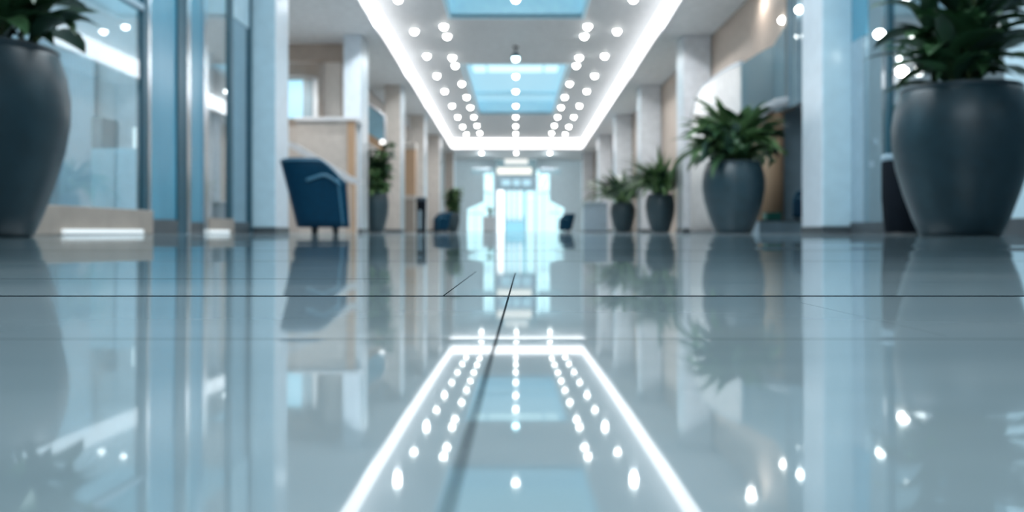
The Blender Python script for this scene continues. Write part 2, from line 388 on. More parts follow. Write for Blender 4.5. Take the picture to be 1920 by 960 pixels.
for y,nm in ((15.2,'nearer the front'),(17.5,'nearer the beige cross wall')):  # hidden fixtures added to carry the left bay fill beams
    downlight(-5.4, y, HC, f'added white downlight over the left side bay, {nm}')
downlight(-5.9, 21.4, HC, 'added white downlight behind the opening of the beige cross wall')  # hidden fixture added for the fill beam behind the opening
downlight(4.2, 15.3, HC, 'added white downlight above the curved white stair parapet')  # fixture added for the fill beam over the parapet

# ------------------------------------------------------------------ potted plants
POT = [(0.0,0.0),(0.235,0.0),(0.255,0.012),(0.30,0.12),(0.355,0.28),(0.405,0.46),(0.43,0.62),(0.432,0.74),(0.415,0.86),(0.385,0.95),(0.372,0.985)]
def leaf_bm(bm, base, az, length, width, pitch, curl, seg=7, twist=0.0, mi=0):
    """lance-shaped arching blade with a folded midrib"""
    dirh = Vector((math.cos(az), math.sin(az), 0)); side = Vector((-math.sin(az), math.cos(az), 0))
    p = Vector(base); ang = pitch; rows = []
    for i in range(seg+1):
        t = i/seg
        w = width * (math.sin(PI*min(1,(t*0.93+0.05)))**0.8) * (1-0.25*t)
        tan_ = dirh*math.cos(ang) + Vector((0,0,1))*math.sin(ang)
        nor = -dirh*math.sin(ang) + Vector((0,0,1))*math.cos(ang)
        s = (side*math.cos(twist*t) + nor*math.sin(twist*t))
        if i == seg: rows.append([bm.verts.new(p)])
        else: rows.append([bm.verts.new(p - s*w*0.5 + nor*w*0.16), bm.verts.new(p), bm.verts.new(p + s*w*0.5 + nor*w*0.16)])
        p = p + tan_*(length/seg); ang -= curl/seg
    for a,b in zip(rows, rows[1:]):
        if len(b) == 3:
            f1 = bm.faces.new([a[0],a[1],b[1],b[0]]); f2 = bm.faces.new([a[1],a[2],b[2],b[1]])
        else:
            f1 = bm.faces.new([a[0],a[1],b[0]]); f2 = bm.faces.new([a[1],a[2],b[0]])
        f1.material_index = f2.material_index = mi
def make_plant(label, loc, s, kind, seed, rz=0.0, pot_h=1.0, pot_w=1.0, mats=(0,0), group='potted plants along the concourse', lim=(-9,9,-9,99)):
    rnd = random.Random(seed)
    t = thing('potted_plant', label, 'plant', loc, rz, group)
    prof = [(r*s*pot_w, z*s*pot_h) for r,z in POT]
    pot = link('pot', lathe_bm(prof + [(0.345*s*pot_w, 0.975*s*pot_h),(0.35*s*pot_w, 0.9*s*pot_h)], 64), potm, t, True)
    link('rim', lathe_bm([(0.345*s*pot_w,0.972*s*pot_h),(0.374*s*pot_w,0.976*s*pot_h),(0.380*s*pot_w,0.992*s*pot_h),(0.368*s*pot_w,1.003*s*pot_h),(0.35*s*pot_w,0.998*s*pot_h),(0.345*s*pot_w,0.972*s*pot_h)],64), potrim, pot, True)
    link('soil', lathe_bm([(0,0.945*s*pot_h),(0.2*s*pot_w,0.94*s*pot_h),(0.352*s*pot_w,0.925*s*pot_h)],40), soilm, t, True)
    z0 = 0.93*s*pot_h
    bs = bmesh.new(); bl = bmesh.new()
    if kind == 'broad':      # bushy: several canes with rosettes of wide arching leaves
        for c in range(9):
            a = 2*PI*c/9 + rnd.uniform(-.3,.3); r = rnd.uniform(.05,.24)*s*pot_w; h = rnd.uniform(.20,.95)*s
            bx, by = r*math.cos(a), r*math.sin(a); tx, ty = bx*1.5, by*1.5
            tube_bm([(bx,by,z0-.03),((bx+tx)/2,(by+ty)/2,z0+h*.5),(tx,ty,z0+h)], 0.016*s, 8, bs, 0.010*s)
            for k in range(16):
                f = k/16; az = k*2.4 + rnd.uniform(-.4,.4); hz = z0 + h*(0.15+0.85*f)
                leaf_bm(bl, (bx+(tx-bx)*f, by+(ty-by)*f, hz), az, rnd.uniform(.38,.60)*s, rnd.uniform(.13,.19)*s, rnd.uniform(.45,1.35), rnd.uniform(.8,1.8), twist=rnd.uniform(-.5,.5), mi=rnd.choice((0,0,1,1,2)))
    elif kind == 'spread':   # dracaena-like fan of pointed leaves, some drooping over the pot
        for c in range(10):
            a = 2*PI*c/10 + rnd.uniform(-.3,.3); r = rnd.uniform(.04,.22)*s*pot_w; h = rnd.uniform(.06,.46)*s
            bx, by = r*math.cos(a), r*math.sin(a)
            tube_bm([(bx,by,z0-.03),(bx*1.25,by*1.25,z0+h)], 0.016*s, 8, bs, 0.011*s)
            for k in range(20):
                f = k/20; az = k*2.4 + rnd.uniform(-.4,.4)
                leaf_bm(bl, (bx*(1+.25*f), by*(1+.25*f), z0+h*(.2+.8*f)), az, rnd.uniform(.62,1.0)*s, rnd.uniform(.15,.22)*s, rnd.uniform(.5,1.45), rnd.uniform(.6,2.2), twist=rnd.uniform(-.6,.6), mi=rnd.choice((0,1,1,1,2)))
    elif kind == 'fine':     # many narrow arching blades
        for k in range(190):
            az = rnd.uniform(0,2*PI); r = rnd.uniform(0,.2)*s*pot_w
            leaf_bm(bl, (r*math.cos(az),r*math.sin(az),z0), az+rnd.uniform(-.5,.5), rnd.uniform(.85,1.65)*s, rnd.uniform(.09,.15)*s, rnd.uniform(.8,1.5), rnd.uniform(.7,2.4), twist=rnd.uniform(-.6,.6), mi=rnd.choice((0,1,1,2)))
        tube_bm([(0,0,z0-.03),(0,0.01,z0+.1*s)], 0.05*s, 8, bs, 0.03*s)
    else:                    # tall bushy shrub
        for c in range(7):
            a = 2*PI*c/7 + .4; bx, by = .11*s*math.cos(a), .08*s*math.sin(a); h = rnd.uniform(.8,1.25)*s
            tx, ty = bx*2.3, by*2.3
            tube_bm([(bx,by,z0-.03),(tx,ty,z0+h)], 0.016*s, 8, bs, 0.009*s)
            for k in range(46):
                f = k/46; az = k*2.4 + rnd.uniform(-.4,.4)
                leaf_bm(bl, (bx+(tx-bx)*f, by+(ty-by)*f, z0+h*(.06+.94*f)), az, rnd.uniform(.30,.46)*s, rnd.uniform(.15,.22)*s, rnd.uniform(-.1,1.0), rnd.uniform(.3,1.5), twist=rnd.uniform(-.5,.5), mi=rnd.choice((0,1,1,2)))
    ca, sa = math.cos(rz), math.sin(rz)       # keep the leaves clear of the walls beside the pot
    for v in bl.verts:
        wx, wy = loc[0]+v.co.x*ca-v.co.y*sa, loc[1]+v.co.x*sa+v.co.y*ca
        e = 0.12*abs(math.sin(v.co.x*41+v.co.z*29))
        if wx > lim[1]-.12: wx = min(wx, lim[1]-e)
        if wx < lim[0]+.12: wx = max(wx, lim[0]+e)
        if wy > lim[3]-.12: wy = min(wy, lim[3]-e)
        if wy < lim[2]+.12: wy = max(wy, lim[2]+e)
        dx, dy = wx-loc[0], wy-loc[1]
        v.co.x = dx*ca+dy*sa; v.co.y = -dx*sa+dy*ca
    link('stem', bs, stemm, t, True)
    link('foliage', bl, [leaf1,leaf2,leaf3] if mats==(0,0) else [leaf1,leaf1,leaf3], t, True)
    return t
make_plant('large dark grey pot with a dark leafy plant standing before the right storefront glass', (3.02,5.8,0), 1.0, 'broad', 11, 0.3, mats=(1,1), lim=(-9,4.12,-9,99))
make_plant('large dark grey pot with drooping leaves at the left storefront glass, partly outside the view', (-2.83,4.5,0), 1.0, 'broad', 23, 1.0, mats=(1,1), lim=(-3.78,9,-9,99))
make_plant('grey pot with a wide green spiky plant standing in front of the curved white wall', (3.06,12.0,0), 1.0, 'spread', 5, 0.9, pot_w=1.0, lim=(-9,3.75,11.34,99))
make_plant('slim-leaved plant in a grey pot directly behind the second right pillar', (X(1238,21.4),21.4,0), 0.96, 'fine', 31, 0.2, pot_w=0.9, lim=(-9,4.42,20.15,99))
make_plant('slim-leaved plant in a grey pot next to the grey reception desk', (X(1168,28.2),28.2,0), 0.98, 'fine', 47, 1.2, pot_w=0.98, lim=(-9,4.42,26.8,99))
make_plant('grey pot with tall bushy shrub between the second and third left pillars', (X(705,21.6),21.6,0), 1.0, 'tall', 52, 0.0, pot_w=0.75, lim=(-4.55,9,20.3,99))
make_plant('distant dark pot with a bushy shrub at the far end of the left pillar row', (X(850,43.5),43.5,0), 1.0, 'tall', 61, 0.4, pot_w=0.8)

# ------------------------------------------------------------------ tub armchair
def make_armchair(label, loc, rz, s=1.0, group='navy tub armchairs'):
    t = thing('armchair', label, 'chair', loc, rz, group)
    lean = 0.17
    def pt(th, u, rad):      # th angle round the shell (0 = front), u 0..1 height fraction, rad -1 inner .. 1 outer
        n = 3.4
        cx, sx = math.cos(th), math.sin(th)
        k = (abs(cx)**n + abs(sx)**n)**(-1/n)
        f = max(0.0, min(1.0, (k*cx - 0.16)/0.84)); f = f*f*(3-2*f)     # 0 over the back half .. 1 at the arm fronts
        top = 0.795 - 0.26*f
        z = 0.075 + (top-0.075)*u
        rx = 0.30 + 0.055*u; ry = 0.27 + 0.06*u
        th_ = 0.085
        rx -= th_*(0 if rad > 0 else 1); ry -= th_*(0 if rad > 0 else 1)
        return Vector((rx*k*cx - lean*(z-0.075) + 0.05, ry*k*sx, z))*s
    A0 = math.radians(40); NT = 36; NU = 8
    bm = bmesh.new(); cols = []
    for i in range(NT+1):
        th = A0 + (2*PI-2*A0)*i/NT
        sec = [pt(th, j/NU, 1) for j in range(NU+1)]
        o, n_ = pt(th,1,1), pt(th,1,-1)
        m_ = (o+n_)/2 + Vector((0,0,0.03*s))
        sec += [o*0.75+n_*0.25+Vector((0,0,.022*s)), m_, o*0.25+n_*0.75+Vector((0,0,.022*s))]
        sec += [pt(th, j/NU, -1) for j in range(NU,-1,-1)]
        cols.append([bm.verts.new(v) for v in sec])
    for a,b in zip(cols, cols[1:]):
        n = len(a)
        for j in range(n): bm.faces.new([a[j], a[(j+1)%n], b[(j+1)%n], b[j]])
    bm.faces.new(cols[0]); bm.faces.new(cols[-1][::-1])
    bmesh.ops.recalc_face_normals(bm, faces=bm.faces)
    shell = link('shell', bm, blueL, t, True)
    pts = [pt(A0 + (2*PI-2*A0)*i/60, 0.985, 1) + Vector((0,0,.012*s)) for i in range(61)]
    link('piping', tube_bm(pts, 0.011*s, 8), blueP, shell, True)
    # arm panel seam on each side
    for sg in (-1,1):
        q = []
        for i in range(14):
            f = i/13; th = math.radians(52 + 56*f); p = pt(th if sg > 0 else 2*PI-th, (0.86-0.16*f), 1)
            q.append(p + Vector((0, sg*0.004, 0)))
        link('arm_seam', tube_bm(q, 0.017*s, 8), blueP, shell, True)
        q = [pt(math.radians(56) if sg>0 else 2*PI-math.radians(56), u, 1)+Vector((0.004,sg*.003,0)) for u in [k/10*0.9+.04 for k in range(11)]]
        link('front_seam', tube_bm(q, 0.010*s, 8), blueP, shell, True)
    # seat cushion
    bm = bmesh.new(); add_box(bm, -0.20*s,0.27*s,-0.21*s,0.21*s,0.28*s,0.44*s, 0.045*s); link('seat_cushion', bm, blueL, t, True)
    bm = bmesh.new(); add_box(bm, -0.17*s,0.26*s,-0.19*s,0.19*s,0.08*s,0.28*s, 0.02*s); link('seat_base', bm, blueL, t)
    for lx,ly in ((-.06,-.16),(.16,-.16),(-.06,.16),(.16,.16)):
        link('leg', tube_bm([(lx*s,ly*s,.10*s),(lx*1.05*s,ly*1.05*s,0.0)], .040*s, 12, None, .030*s), blackm, t, True)
    return t
make_armchair('navy blue leather tub armchair standing beside the near left pillar', (X(601,9.5),9.5,0), math.radians(12))
make_armchair('dark blue armchair far back by the distant left shrub', (X(828,38.5),38.5,0), math.radians(200), 1.08)
make_armchair('dark teal armchair on the low plinth behind the near right pillar', (X(1512,13.55),13.55,0.207), math.radians(120), 0.58)

# ------------------------------------------------------------------ left storefront
GX = -3.85
def yl(px): return -GX*F/(VX-px)
SH = HC
w1 = thing('window_1', 'tall clear storefront glass bay on taupe stone base beside the left pot', 'window', (GX,5.5,0)); w1['kind']='structure'
Y0, Y1 = 1.5, yl(265)
pbox(w1, 'glass_pane', GX-.012, GX, Y0, Y1, 0.25, 2.30, glassL)
pbox(w1, 'transom_pane', GX-.012, GX, Y0, Y1, 2.36, SH, glassT)
pbox(w1, 'transom_bar', GX-.04, GX+.03, Y0, Y1, 2.30, 2.36, bluegr)
pbox(w1, 'stone_base', GX-.14, GX+.06, Y0, yl(277), 0.0, 0.25, taupe, 0.01)
pbox(w1, 'end_mullion', GX-.05, GX+.02, Y1, Y1+.09, 0.25, SH, dteal)
pbox(w1, 'chrome_edge', GX-.05, GX+.035, Y1+.09, yl(277), 0.25, SH, chrome)
pbox(w1, 'mullion', GX-.05, GX+.03, 4.6, 4.68, 0.25, SH, dteal)
w2 = thing('window_2', 'opaque teal blue panel bay left of the steel door jamb', 'window', (GX,9.3,0)); w2['kind']='structure'
pbox(w2, 'teal_panel', GX-.04, GX-.005, yl(277)+.002, yl(331), 0.16, SH, teal)
pbox(w2, 'dark_base', GX-.06, GX+.02, yl(277)+.002, yl(331), 0.0, 0.16, darkst)
d1 = thing('door_1', 'dark framed teal glass door bay with a bright steel jamb', 'door', (GX,10.1,0)); d1['kind']='structure'
pbox(d1, 'dark_frame', GX-.05, GX+.02, yl(331)+.002, yl(343), 0.0, SH, dteal)
pbox(d1, 'steel_jamb', GX-.05, GX+.05, yl(343), yl(350), 0.0, SH, chrome)
pbox(d1, 'teal_leaf', GX-.04, GX-.01, yl(350), yl(378), 0.14, SH, teal)
pbox(d1, 'kick_plate', GX-.05, GX+.0, yl(350), yl(378), 0.0, 0.14, darkst)
pbox(d1, 'chrome_edge', GX-.05, GX+.03, yl(378), yl(386), 0.0, SH, chrome)
w3 = thing('window_3', 'warm tinted storefront glass bay with dark mullions beside the near left pillar', 'window', (GX,11.4,0)); w3['kind']='structure'
pbox(w3, 'glass_pane', GX-.012, GX, yl(386)+.002, yl(428), 0.20, SH, glassB)
pbox(w3, 'stone_base', GX-.1, GX+.04, yl(386)+.002, yl(434), 0.0, 0.20, taupe)
pbox(w3, 'mullion', GX-.05, GX+.03, yl(428), yl(433), 0.20, SH, dteal)
pbox(w3, 'glass_pane', GX-.012, GX, yl(433), yl(466), 0.16, 2.95, glassK)
pbox(w3, 'lintel', GX-.04, GX+.01, yl(433), yl(466), 2.95, SH, bluewh)
pbox(w3, 'dark_base', GX-.06, GX+.02, yl(434)+.002, yl(466), 0.0, 0.16, darkst)
pbox(w3, 'mullion', GX-.05, GX+.03, yl(466), 12.385, 0.0, SH, dteal)
# glowing slots at floor level
for a,b,px,lbl in ((116,266,0,'long low floor light bar at the foot of the taupe stone base'),(391,428,1,'short low floor light bar below the warm tinted glass bay')):
    off = 0.09
    yy0, yy1 = -(GX+off)*F/(VX-a), -(GX+off)*F/(VX-b)
    t = thing('floor_light_bar', lbl, 'light', (GX+off,(yy0+yy1)/2,0), 0, 'low floor light bars')
    pbox(t, 'housing', GX+off-.02, GX+off+.035, yy0, yy1, 0.0, 0.012, steel)
    pbox(t, 'diffuser', GX+off-.015, GX+off+.03, yy0+.02, yy1-.02, 0.012, 0.05, floorlt, 0.008)
# things behind the left glass
cab = thing('tall_cabinet', 'pale blue cabinet with two flat doors behind the left storefront glass', 'cabinet', (-5.45,11.9,0))
pbox(cab, 'carcass', -5.77,-5.08, 11.6,12.3, 0.0, 1.16, bluewh, 0.01)
pbox(cab, 'door', -5.76,-5.435, 11.57,11.6, 0.06, 1.13, bluewh, 0.008)
pbox(cab, 'door', -5.415,-5.09, 11.57,11.6, 0.06, 1.13, bluewh, 0.008)
box_ = thing('wall_cabinet', 'grey box cabinet above the pale blue cabinet behind the left storefront glass', 'cabinet', (-5.88,12.2,1.2))
pbox(box_, 'carcass', -5.94,-5.78, 11.95,12.41, 1.20, 1.63, greyw, 0.01)
pbox(box_, 'door', -5.93,-5.79, 11.93,11.95, 1.22, 1.61, greyw)
for px,lbl in ((164,'slim vertical wall light left of the grey box cabinet behind the left glass'),(250,'slim vertical wall light right of the grey box cabinet behind the left glass')):
    t = thing('tube_wall_light', lbl, 'light', (X(px,12.3),12.4,1.4), 0, 'vertical wall lights behind the left glass')
    pbox(t, 'tube', X(px-3,12.3), X(px+3,12.3), 12.33, 12.37, Z(288,12.3), Z(238,12.3), tubew, 0.012)
    pbox(t, 'back_bar', X(px-4,12.3), X(px+4,12.3), 12.36, 12.419, Z(291,12.3), Z(235,12.3), steel)
struct(box('wall_shop_left', -8.0,-3.87, 12.42, 12.6, 0, HC, white), 'white end wall of the room behind the left glass', 'wall')
struct(box('wall_shop_left_side', -6.9,-6.75, 1.0, 12.42, 0, HC, coolw), 'pale blue side wall of the room behind the left glass', 'wall')
for k,(xx,c) in enumerate(((-6.3,'left of the pale blue cabinet'),(-4.6,'right of the pale blue cabinet'))):
    t = thing('curtain', f'pale blue hanging curtain {c} behind left storefront glass', 'curtain', (xx,12.2,0), 0, 'curtains behind the left glass')
    poly = []; n = 40; wid = 0.5
    for i in range(n+1): poly.append((xx-wid/2+wid*i/n, 12.24+0.03*math.sin(i*1.6), 0.02))
    bmc = bmesh.new(); r0 = [bmc.verts.new(p) for p in poly]; r1 = [bmc.verts.new((p[0],p[1],2.6)) for p in poly]
    for i in range(n): bmc.faces.new([r0[i],r0[i+1],r1[i+1],r1[i]])
    link('fabric', rel(t,bmc), coolw, t, True)
    link('rail', rel(t,tube_bm([(xx-.3,12.24,2.61),(xx+.3,12.24,2.61)],.015,8)), steel, t)

# ------------------------------------------------------------------ left bay between first and second pillar
DW = 20.25
bm = bmesh.new()
for (a,b,c,d) in ((480,X(0,1)*0+540,0,0),): pass
xa, xb = -8.0, -3.95
zo0, zo1 = Z(222,DW), Z(113,DW); ox0, ox1 = -7.0, X(640,DW)
add_box(bm, xa,xb, DW,DW+.25, zo1, HC); add_box(bm, xa,xb, DW,DW+.25, 0, zo0)
add_box(bm, xa,ox0, DW,DW+.25, zo0, zo1); add_box(bm, ox1,xb, DW,DW+.25, zo0, zo1)
struct(link('wall_left_cross', bm, beige), 'beige cross wall with a large rectangular opening in the left bay', 'wall')
struct(box('wall_left_niche', -8.0,-4.76, 22.6,22.8, 0, HC, beigeL), 'pale wall behind the rectangular opening of the left bay', 'wall')
niche = thing('window_4', 'bright blue arched window seen through the opening in the left bay', 'window', (-5.7,22.5,2.6)); niche['kind']='structure'
DN = 22.5
def npoly(px0,py0a,px1,py0b,py1=232):   # quad with a sloped top
    return [(X(px0,DN),DN,Z(py1,DN)),(X(px1,DN),DN,Z(py1,DN)),(X(px1,DN),DN,Z(py0b,DN)),(X(px0,DN),DN,Z(py0a,DN))]
ppoly(niche, 'blue_pane', npoly(500,152,568,150), (0,.03,0), bluewin)
ppoly(niche, 'pale_pane', npoly(568,150,586,149), (0,.04,0), bluegr)
ppoly(niche, 'frame', npoly(588,147,597,147), (0,-.05,0), coolw)
ppoly(niche, 'pale_pane', npoly(597,150,613,166), (0,.04,0), bluegr)
ppoly(niche, 'frame', npoly(614,168,624,169), (0,-.05,0), coolw)
ppoly(niche, 'dark_fin', npoly(633,190,637,186), (0,-.05,0), taupe)
arch = [(X(500,DN),DN-.03,Z(144,DN)),(X(560,DN),DN-.03,Z(143.5,DN)),(X(585,DN),DN-.03,Z(144.5,DN)),(X(598,DN),DN-.03,Z(148,DN))]
link('arched_head', rel(niche,tube_bm(arch,0.035,8)), white, niche, True)
# beige landing wall, ledge and sloping handrail
DB = 18.75
cw = thing('stair_landing_wall', 'beige boxed landing wall topped by a white ledge in the left bay', 'wall', (X(612,DB),DB,0)); cw['kind']='structure'
pbox(cw, 'panel', X(555,DB), X(664,DB), DB, DB+.5, 0.0, Z(227,DB), beigeL)
pbox(cw, 'brown_edge', X(652,DB), X(666,DB), DB-.03, DB+.01, 0.0, Z(227,DB), tan)
pbox(cw, 'ledge', X(553,DB), X(672,DB), DB-.06, DB+.53, Z(227,DB), Z(220,DB), white, 0.012)
pbox(cw, 'end_pier', X(538,DB), X(555,DB)-.002, DB+.1, DB+.5, 0.0, Z(237,DB), beigeL)
DR = 17.6
hr = thing('stair_handrail', 'white sloping handrail descending across the beige landing wall', 'handrail', (X(610,DR),DR,1.2))
poly = [(X(536,DR),DR,Z(263,DR)),(X(556,DR),DR,Z(270,DR)),(X(655,DR),DR,Z(329,DR)),(X(668,DR),DR,Z(335,DR)),(X(680,DR),DR,Z(337,DR)),(X(680,DR),DR,Z(345,DR)),(X(664,DR),DR,Z(345,DR)),(X(650,DR),DR,Z(340,DR)),(X(556,DR),DR,Z(284,DR)),(X(536,DR),DR,Z(272,DR))]
ppoly(hr, 'rail', poly, (0,.14,0), white)
for px,pt_ in ((562,283),(610,311),(655,341)):
    pbox(hr, 'post', X(px,DR)-.02, X(px,DR)+.02, DR+.05, DR+.09, 0.0, Z(pt_,DR)+.05, beigeL)
# stair glass behind the second pillar
DG = 24.2
sg = thing('stair_balustrade', 'sloping blue glass balustrade with a white rail behind the second left pillar', 'balustrade', (X(705,DG),DG,2.8))
ppoly(sg, 'glass_panel', [(X(684,DG),DG,Z(245,DG)),(X(722,DG),DG,Z(270,DG)),(X(722,DG),DG,Z(219,DG)),(X(684,DG),DG,Z(191,DG))], (0,.03,0), mat('blue_glass_panel',(0.28,0.50,0.62),0.2))
link('rail', rel(sg,tube_bm([(X(684,DG),DG-.02,Z(190,DG)),(X(714,DG),DG-.02,Z(211,DG)),(X(722,DG),DG-.02,Z(219,DG)),(X(723,DG),DG-.02,Z(268,DG))],.035,10)), white, sg, True)
ppoly(sg, 'tan_stringer', [(X(684,DG),DG+.05,Z(262,DG)),(X(722,DG),DG+.05,Z(287,DG)),(X(722,DG),DG+.05,Z(266,DG)),(X(684,DG),DG+.05,Z(241,DG))], (0,.1,0), tan)
tw = thing('wall_lamp', 'small round white wall lamp above the bushy shrub left of the third left pillar', 'light', (X(717,24.0),24.0,Z(267,24.0)))
link('globe', lathe_bm([(0,-.085),(.05,-.07),(.085,0),(.05,.07),(0,.085)],20), emis('globe_light',(1,.97,.95),2.2), tw, True)
link('bracket', tube_bm([(0,0,0),(0,.2,0.0)],.015,8), steel, tw)
# left, between third and fourth pillars
DC = 30.0
wp = thing('tan_wardrobe', 'tall tan veneer cupboard between the third and fourth left pillars', 'cupboard', (X(769,DC),DC,0))
pbox(wp, 'carcass', X(755,DC), X(778.5,DC), DC, DC+.5, Z(366,DC), Z(280,DC), tan, 0.01)
pbox(wp, 'top_cap', X(755,DC), X(779.5,DC), DC-.02, DC+.52, Z(280,DC), Z(268,DC), beigeL, 0.02)
pbox(wp, 'counter', X(755,DC), X(779.5,DC), DC-.06, DC+.52, Z(374,DC), Z(366,DC), beigeL, 0.012)
pbox(wp, 'lower_door', X(755,DC), X(777,DC), DC-.0, DC+.45, 0.0, Z(374,DC), taupe, 0.01)
DT = 29.0
tb = thing('waste_bin', 'tall dark cylindrical waste bin next to the tan cupboard on the left', 'bin', (X(790,DT),DT,0))
link('body', lathe_bm([(0,0),(.15,0),(.155,.02),(.175,1.08),(.17,1.10),(.12,1.1),(.11,1.05),(0,1.05)],28), blackp, tb, True)
link('collar', lathe_bm([(.177,1.07),(.186,1.08),(.186,1.15),(.15,1.19),(.10,1.2),(.10,1.17),(.15,1.12)],28), mat('bin_collar',(0.03,0.06,0.085),.35), tb, True)
link('front_panel', rel(tb,prism_bm([(X(786,DT),DT-.19,.1),(X(791,DT),DT-.19,.1),(X(791,DT),DT-.19,.75),(X(786,DT),DT-.19,.75)],(0,.05,0))), bluegr, tb)

# ------------------------------------------------------------------ right storefront
RX = 4.16
def yr(px): return RX*F/(px-VX)
w5 = thing('window_5', 'tall dark tinted storefront glass bay behind the large right potted plant', 'window', (RX,8.2,0)); w5['kind']='structure'
pbox(w5, 'blue_jamb', RX-.01, RX+.05, yr(1621), 10.54, 0.14, SH, bluegr)
pbox(w5, 'glass_pane', RX, RX+.012, yr(1664), yr(1621), 0.14, SH, glassR)
pbox(w5, 'mullion', RX-.03, RX+.05, yr(1670), yr(1664), 0.14, SH, dteal)
pbox(w5, 'glass_pane', RX, RX+.012, yr(1890), yr(1670), 0.14, SH, glassR)
pbox(w5, 'edge_pier', RX-.03, RX+.08, 6.4, yr(1890), 0.14, SH, bluewh)
pbox(w5, 'dark_base', RX-.03, RX+.1, 6.4, 10.54, 0.0, 0.14, darkst)
pbox(w5, 'lintel_panel', RX-.012, RX-.002, yr(1628), 10.54, Z(72,10.3), SH, teal)
pbox(w5, 'glass_pane', RX, RX+.012, 2.0, 6.4, 0.14, SH, glassR)
struct(box('wall_shop_right', RX+.02,8.0, 11.32, 11.45, 0, HC, greyw), 'grey end wall of the room behind the right glass', 'wall')
struct(box('wall_shop_right_side', 6.9,7.05, 1.0, 11.32, 0, HC, bluegr), 'blue-grey side wall of the room behind the right glass', 'wall')
DBN = 8.55
bn = thing('umbrella_bin', 'tall dark tapered waste bin with a grey rim half hidden by the large right pot', 'bin', (X(1694,DBN),DBN,0))
link('body', lathe_bm([(0,0),(.16,0),(.175,.02),(.205,.35),(.205,.72),(.20,.74),(.17,.74),(.16,.68),(0,.68)],32), blackp, bn, True)
link('rim', lathe_bm([(.198,.735),(.21,.74),(.21,.79),(.2,.80),(.17,.80),(.17,.735)],32), bluegr, bn, True)
link('foot', lathe_bm([(0,-.0),(.19,0),(.19,.012),(.15,.03),(0,.03)],32), blackm, bn, True)
ws = thing('wall_plate', 'small white rectangular sign plate on the grey wall right of the near pillar', 'sign', (X(1631,11.28),11.28,Z(307,11.28)))
pbox(ws, 'plate', X(1621,11.28), X(1640,11.28), 11.29, 11.318, Z(313,11.28), Z(301,11.28), white, 0.004)
ws = thing('wall_switch', 'small square grey-white switch plate above the rectangular sign plate', 'switch', (X(1641,11.28),11.28,Z(266,11.28)))
pbox(ws, 'plate', X(1636,11.28), X(1648,11.28), 11.295, 11.318, Z(272,11.28), Z(259,11.28), white, 0.004)
pbox(ws, 'rocker', X(1639,11.28), X(1645,11.28), 11.285, 11.296, Z(269,11.28), Z(262,11.28), coolw, 0.003)
# lamps behind/at the right glass
for px,py,d,lbl in ((1649,64,9.9,'round lit spot high on the right glass left of the plant leaves'),(1691,134,9.0,'round lit spot on the right glass beside the plant leaves'),
                 (1467,38,14.24,'lower round lit spot above the blue glass panel of the right bay'),(1499,18,13.4,'upper round lit spot above the blue glass panel next to the near right pillar')):
    x = X(px,d)
    t = thing('wall_spot', lbl, 'light', (x,d,Z(py,d)), 0, 'round wall spots on the right side')
    link('lens', lathe_bm([(0,-.05),(.03,-.045),(.055,-.02),(.06,0),(.055,.02),(.03,.045),(0,.05)],24), lense, t, True)
    link('arm', tube_bm([(0.03,0,0),(4.5-x if px<1600 else RX+.02-x,0.02,0.02)],.012,8), steel, t)

# ------------------------------------------------------------------ right bay between first and second pillar
t = thing('stair_parapet', 'curved white stair parapet wall with a grey cap behind the spiky plant', 'parapet', (3.9,17,0))
bm = bmesh.new(); n = 26; top=[]; rows=[]
for i in range(n+1):
    f = i/n; y = 14.78 + (19.05-14.78)*f
    x = 3.90 + 0.10*math.sin(PI*f)**2*0.6
    zt = 2.93 + 0.16*math.sin(PI*f*0.9) - 0.55*max(0,(f-.72)/.28)**2
    rows.append([bm.verts.new((x,y,0.0)),bm.verts.new((x,y,zt)),bm.verts.new((x+.12,y,zt)),bm.verts.new((x+.12,y,0.0))]); top.append((x+.03,y,zt+.02))
for a,b in zip(rows,rows[1:]):
    for j in range(4): bm.faces.new([a[j],a[(j+1)%4],b[(j+1)%4],b[j]])
bm.faces.new(rows[0]); bm.faces.new(rows[-1][::-1]); bmesh.ops.recalc_face_normals(bm, faces=bm.faces)
link('curved_wall', rel(t,bm), mat('warm_white_plaster',(0.74,0.72,0.70),.55), t, True)
link('cap_rail', rel(t,tube_bm(top,.04,10)), steel, t, True)
bm = bmesh.new()
add_box(bm, 3.88,4.05, 14.76,19.05, 0.0, 0.035)
link('foot_trim', rel(t,bm), darkst, t)
gp = thing('glass_partition', 'hanging blue frosted glass partition above the white curved rail in the right bay', 'partition', (4.2,14.4,3))
ppoly(gp, 'glass_panel', [(3.89,14.68,2.05),(4.44,14.68,2.05),(4.44,14.68,Z(85,14.68)),(4.2,14.68,Z(98,14.68)),(3.89,14.68,Z(120,14.68))], (0,.02,0), glassP)
pbox(gp, 'side_panel', 4.46,4.49, 12.9,14.04, 2.05, HC, glassP)
ppoly(gp, 'lower_side_panel', [(4.43,14.04,2.05),(4.43,14.67,2.05),(4.43,14.67,Z(85,14.68)),(4.43,14.04,Z(50,14.04))], (.015,0,0), glassP)
for k in range(3): pbox(gp, 'fin', 4.435,4.46, 13.0+.42*k,13.03+.42*k, 2.05, HC, bluegr)
ar = thing('curved_handrail', 'white curved handrail sweeping down behind the spiky plant', 'handrail', (4.2,14.0,2))
pts = [(X(px,14.0),14.0,Z(py,14.0)) for px,py in ((1404,243),(1418,222),(1436,205),(1458,194),(1482,190),(1515,189))]
link('rail', rel(ar,tube_bm(pts,.085,12)), white, ar, True)
link('bracket', rel(ar,tube_bm([(X(1482,14.0),14.0,Z(190,14)),(4.72,14.7,Z(190,14)+.05)],.02,8)), steel, ar)
struct(box('wall_recess_right', 4.62,5.6, 14.76,14.9, 0, 2.6, bluegr), 'dark blue-grey recess wall under the curved handrail', 'wall')
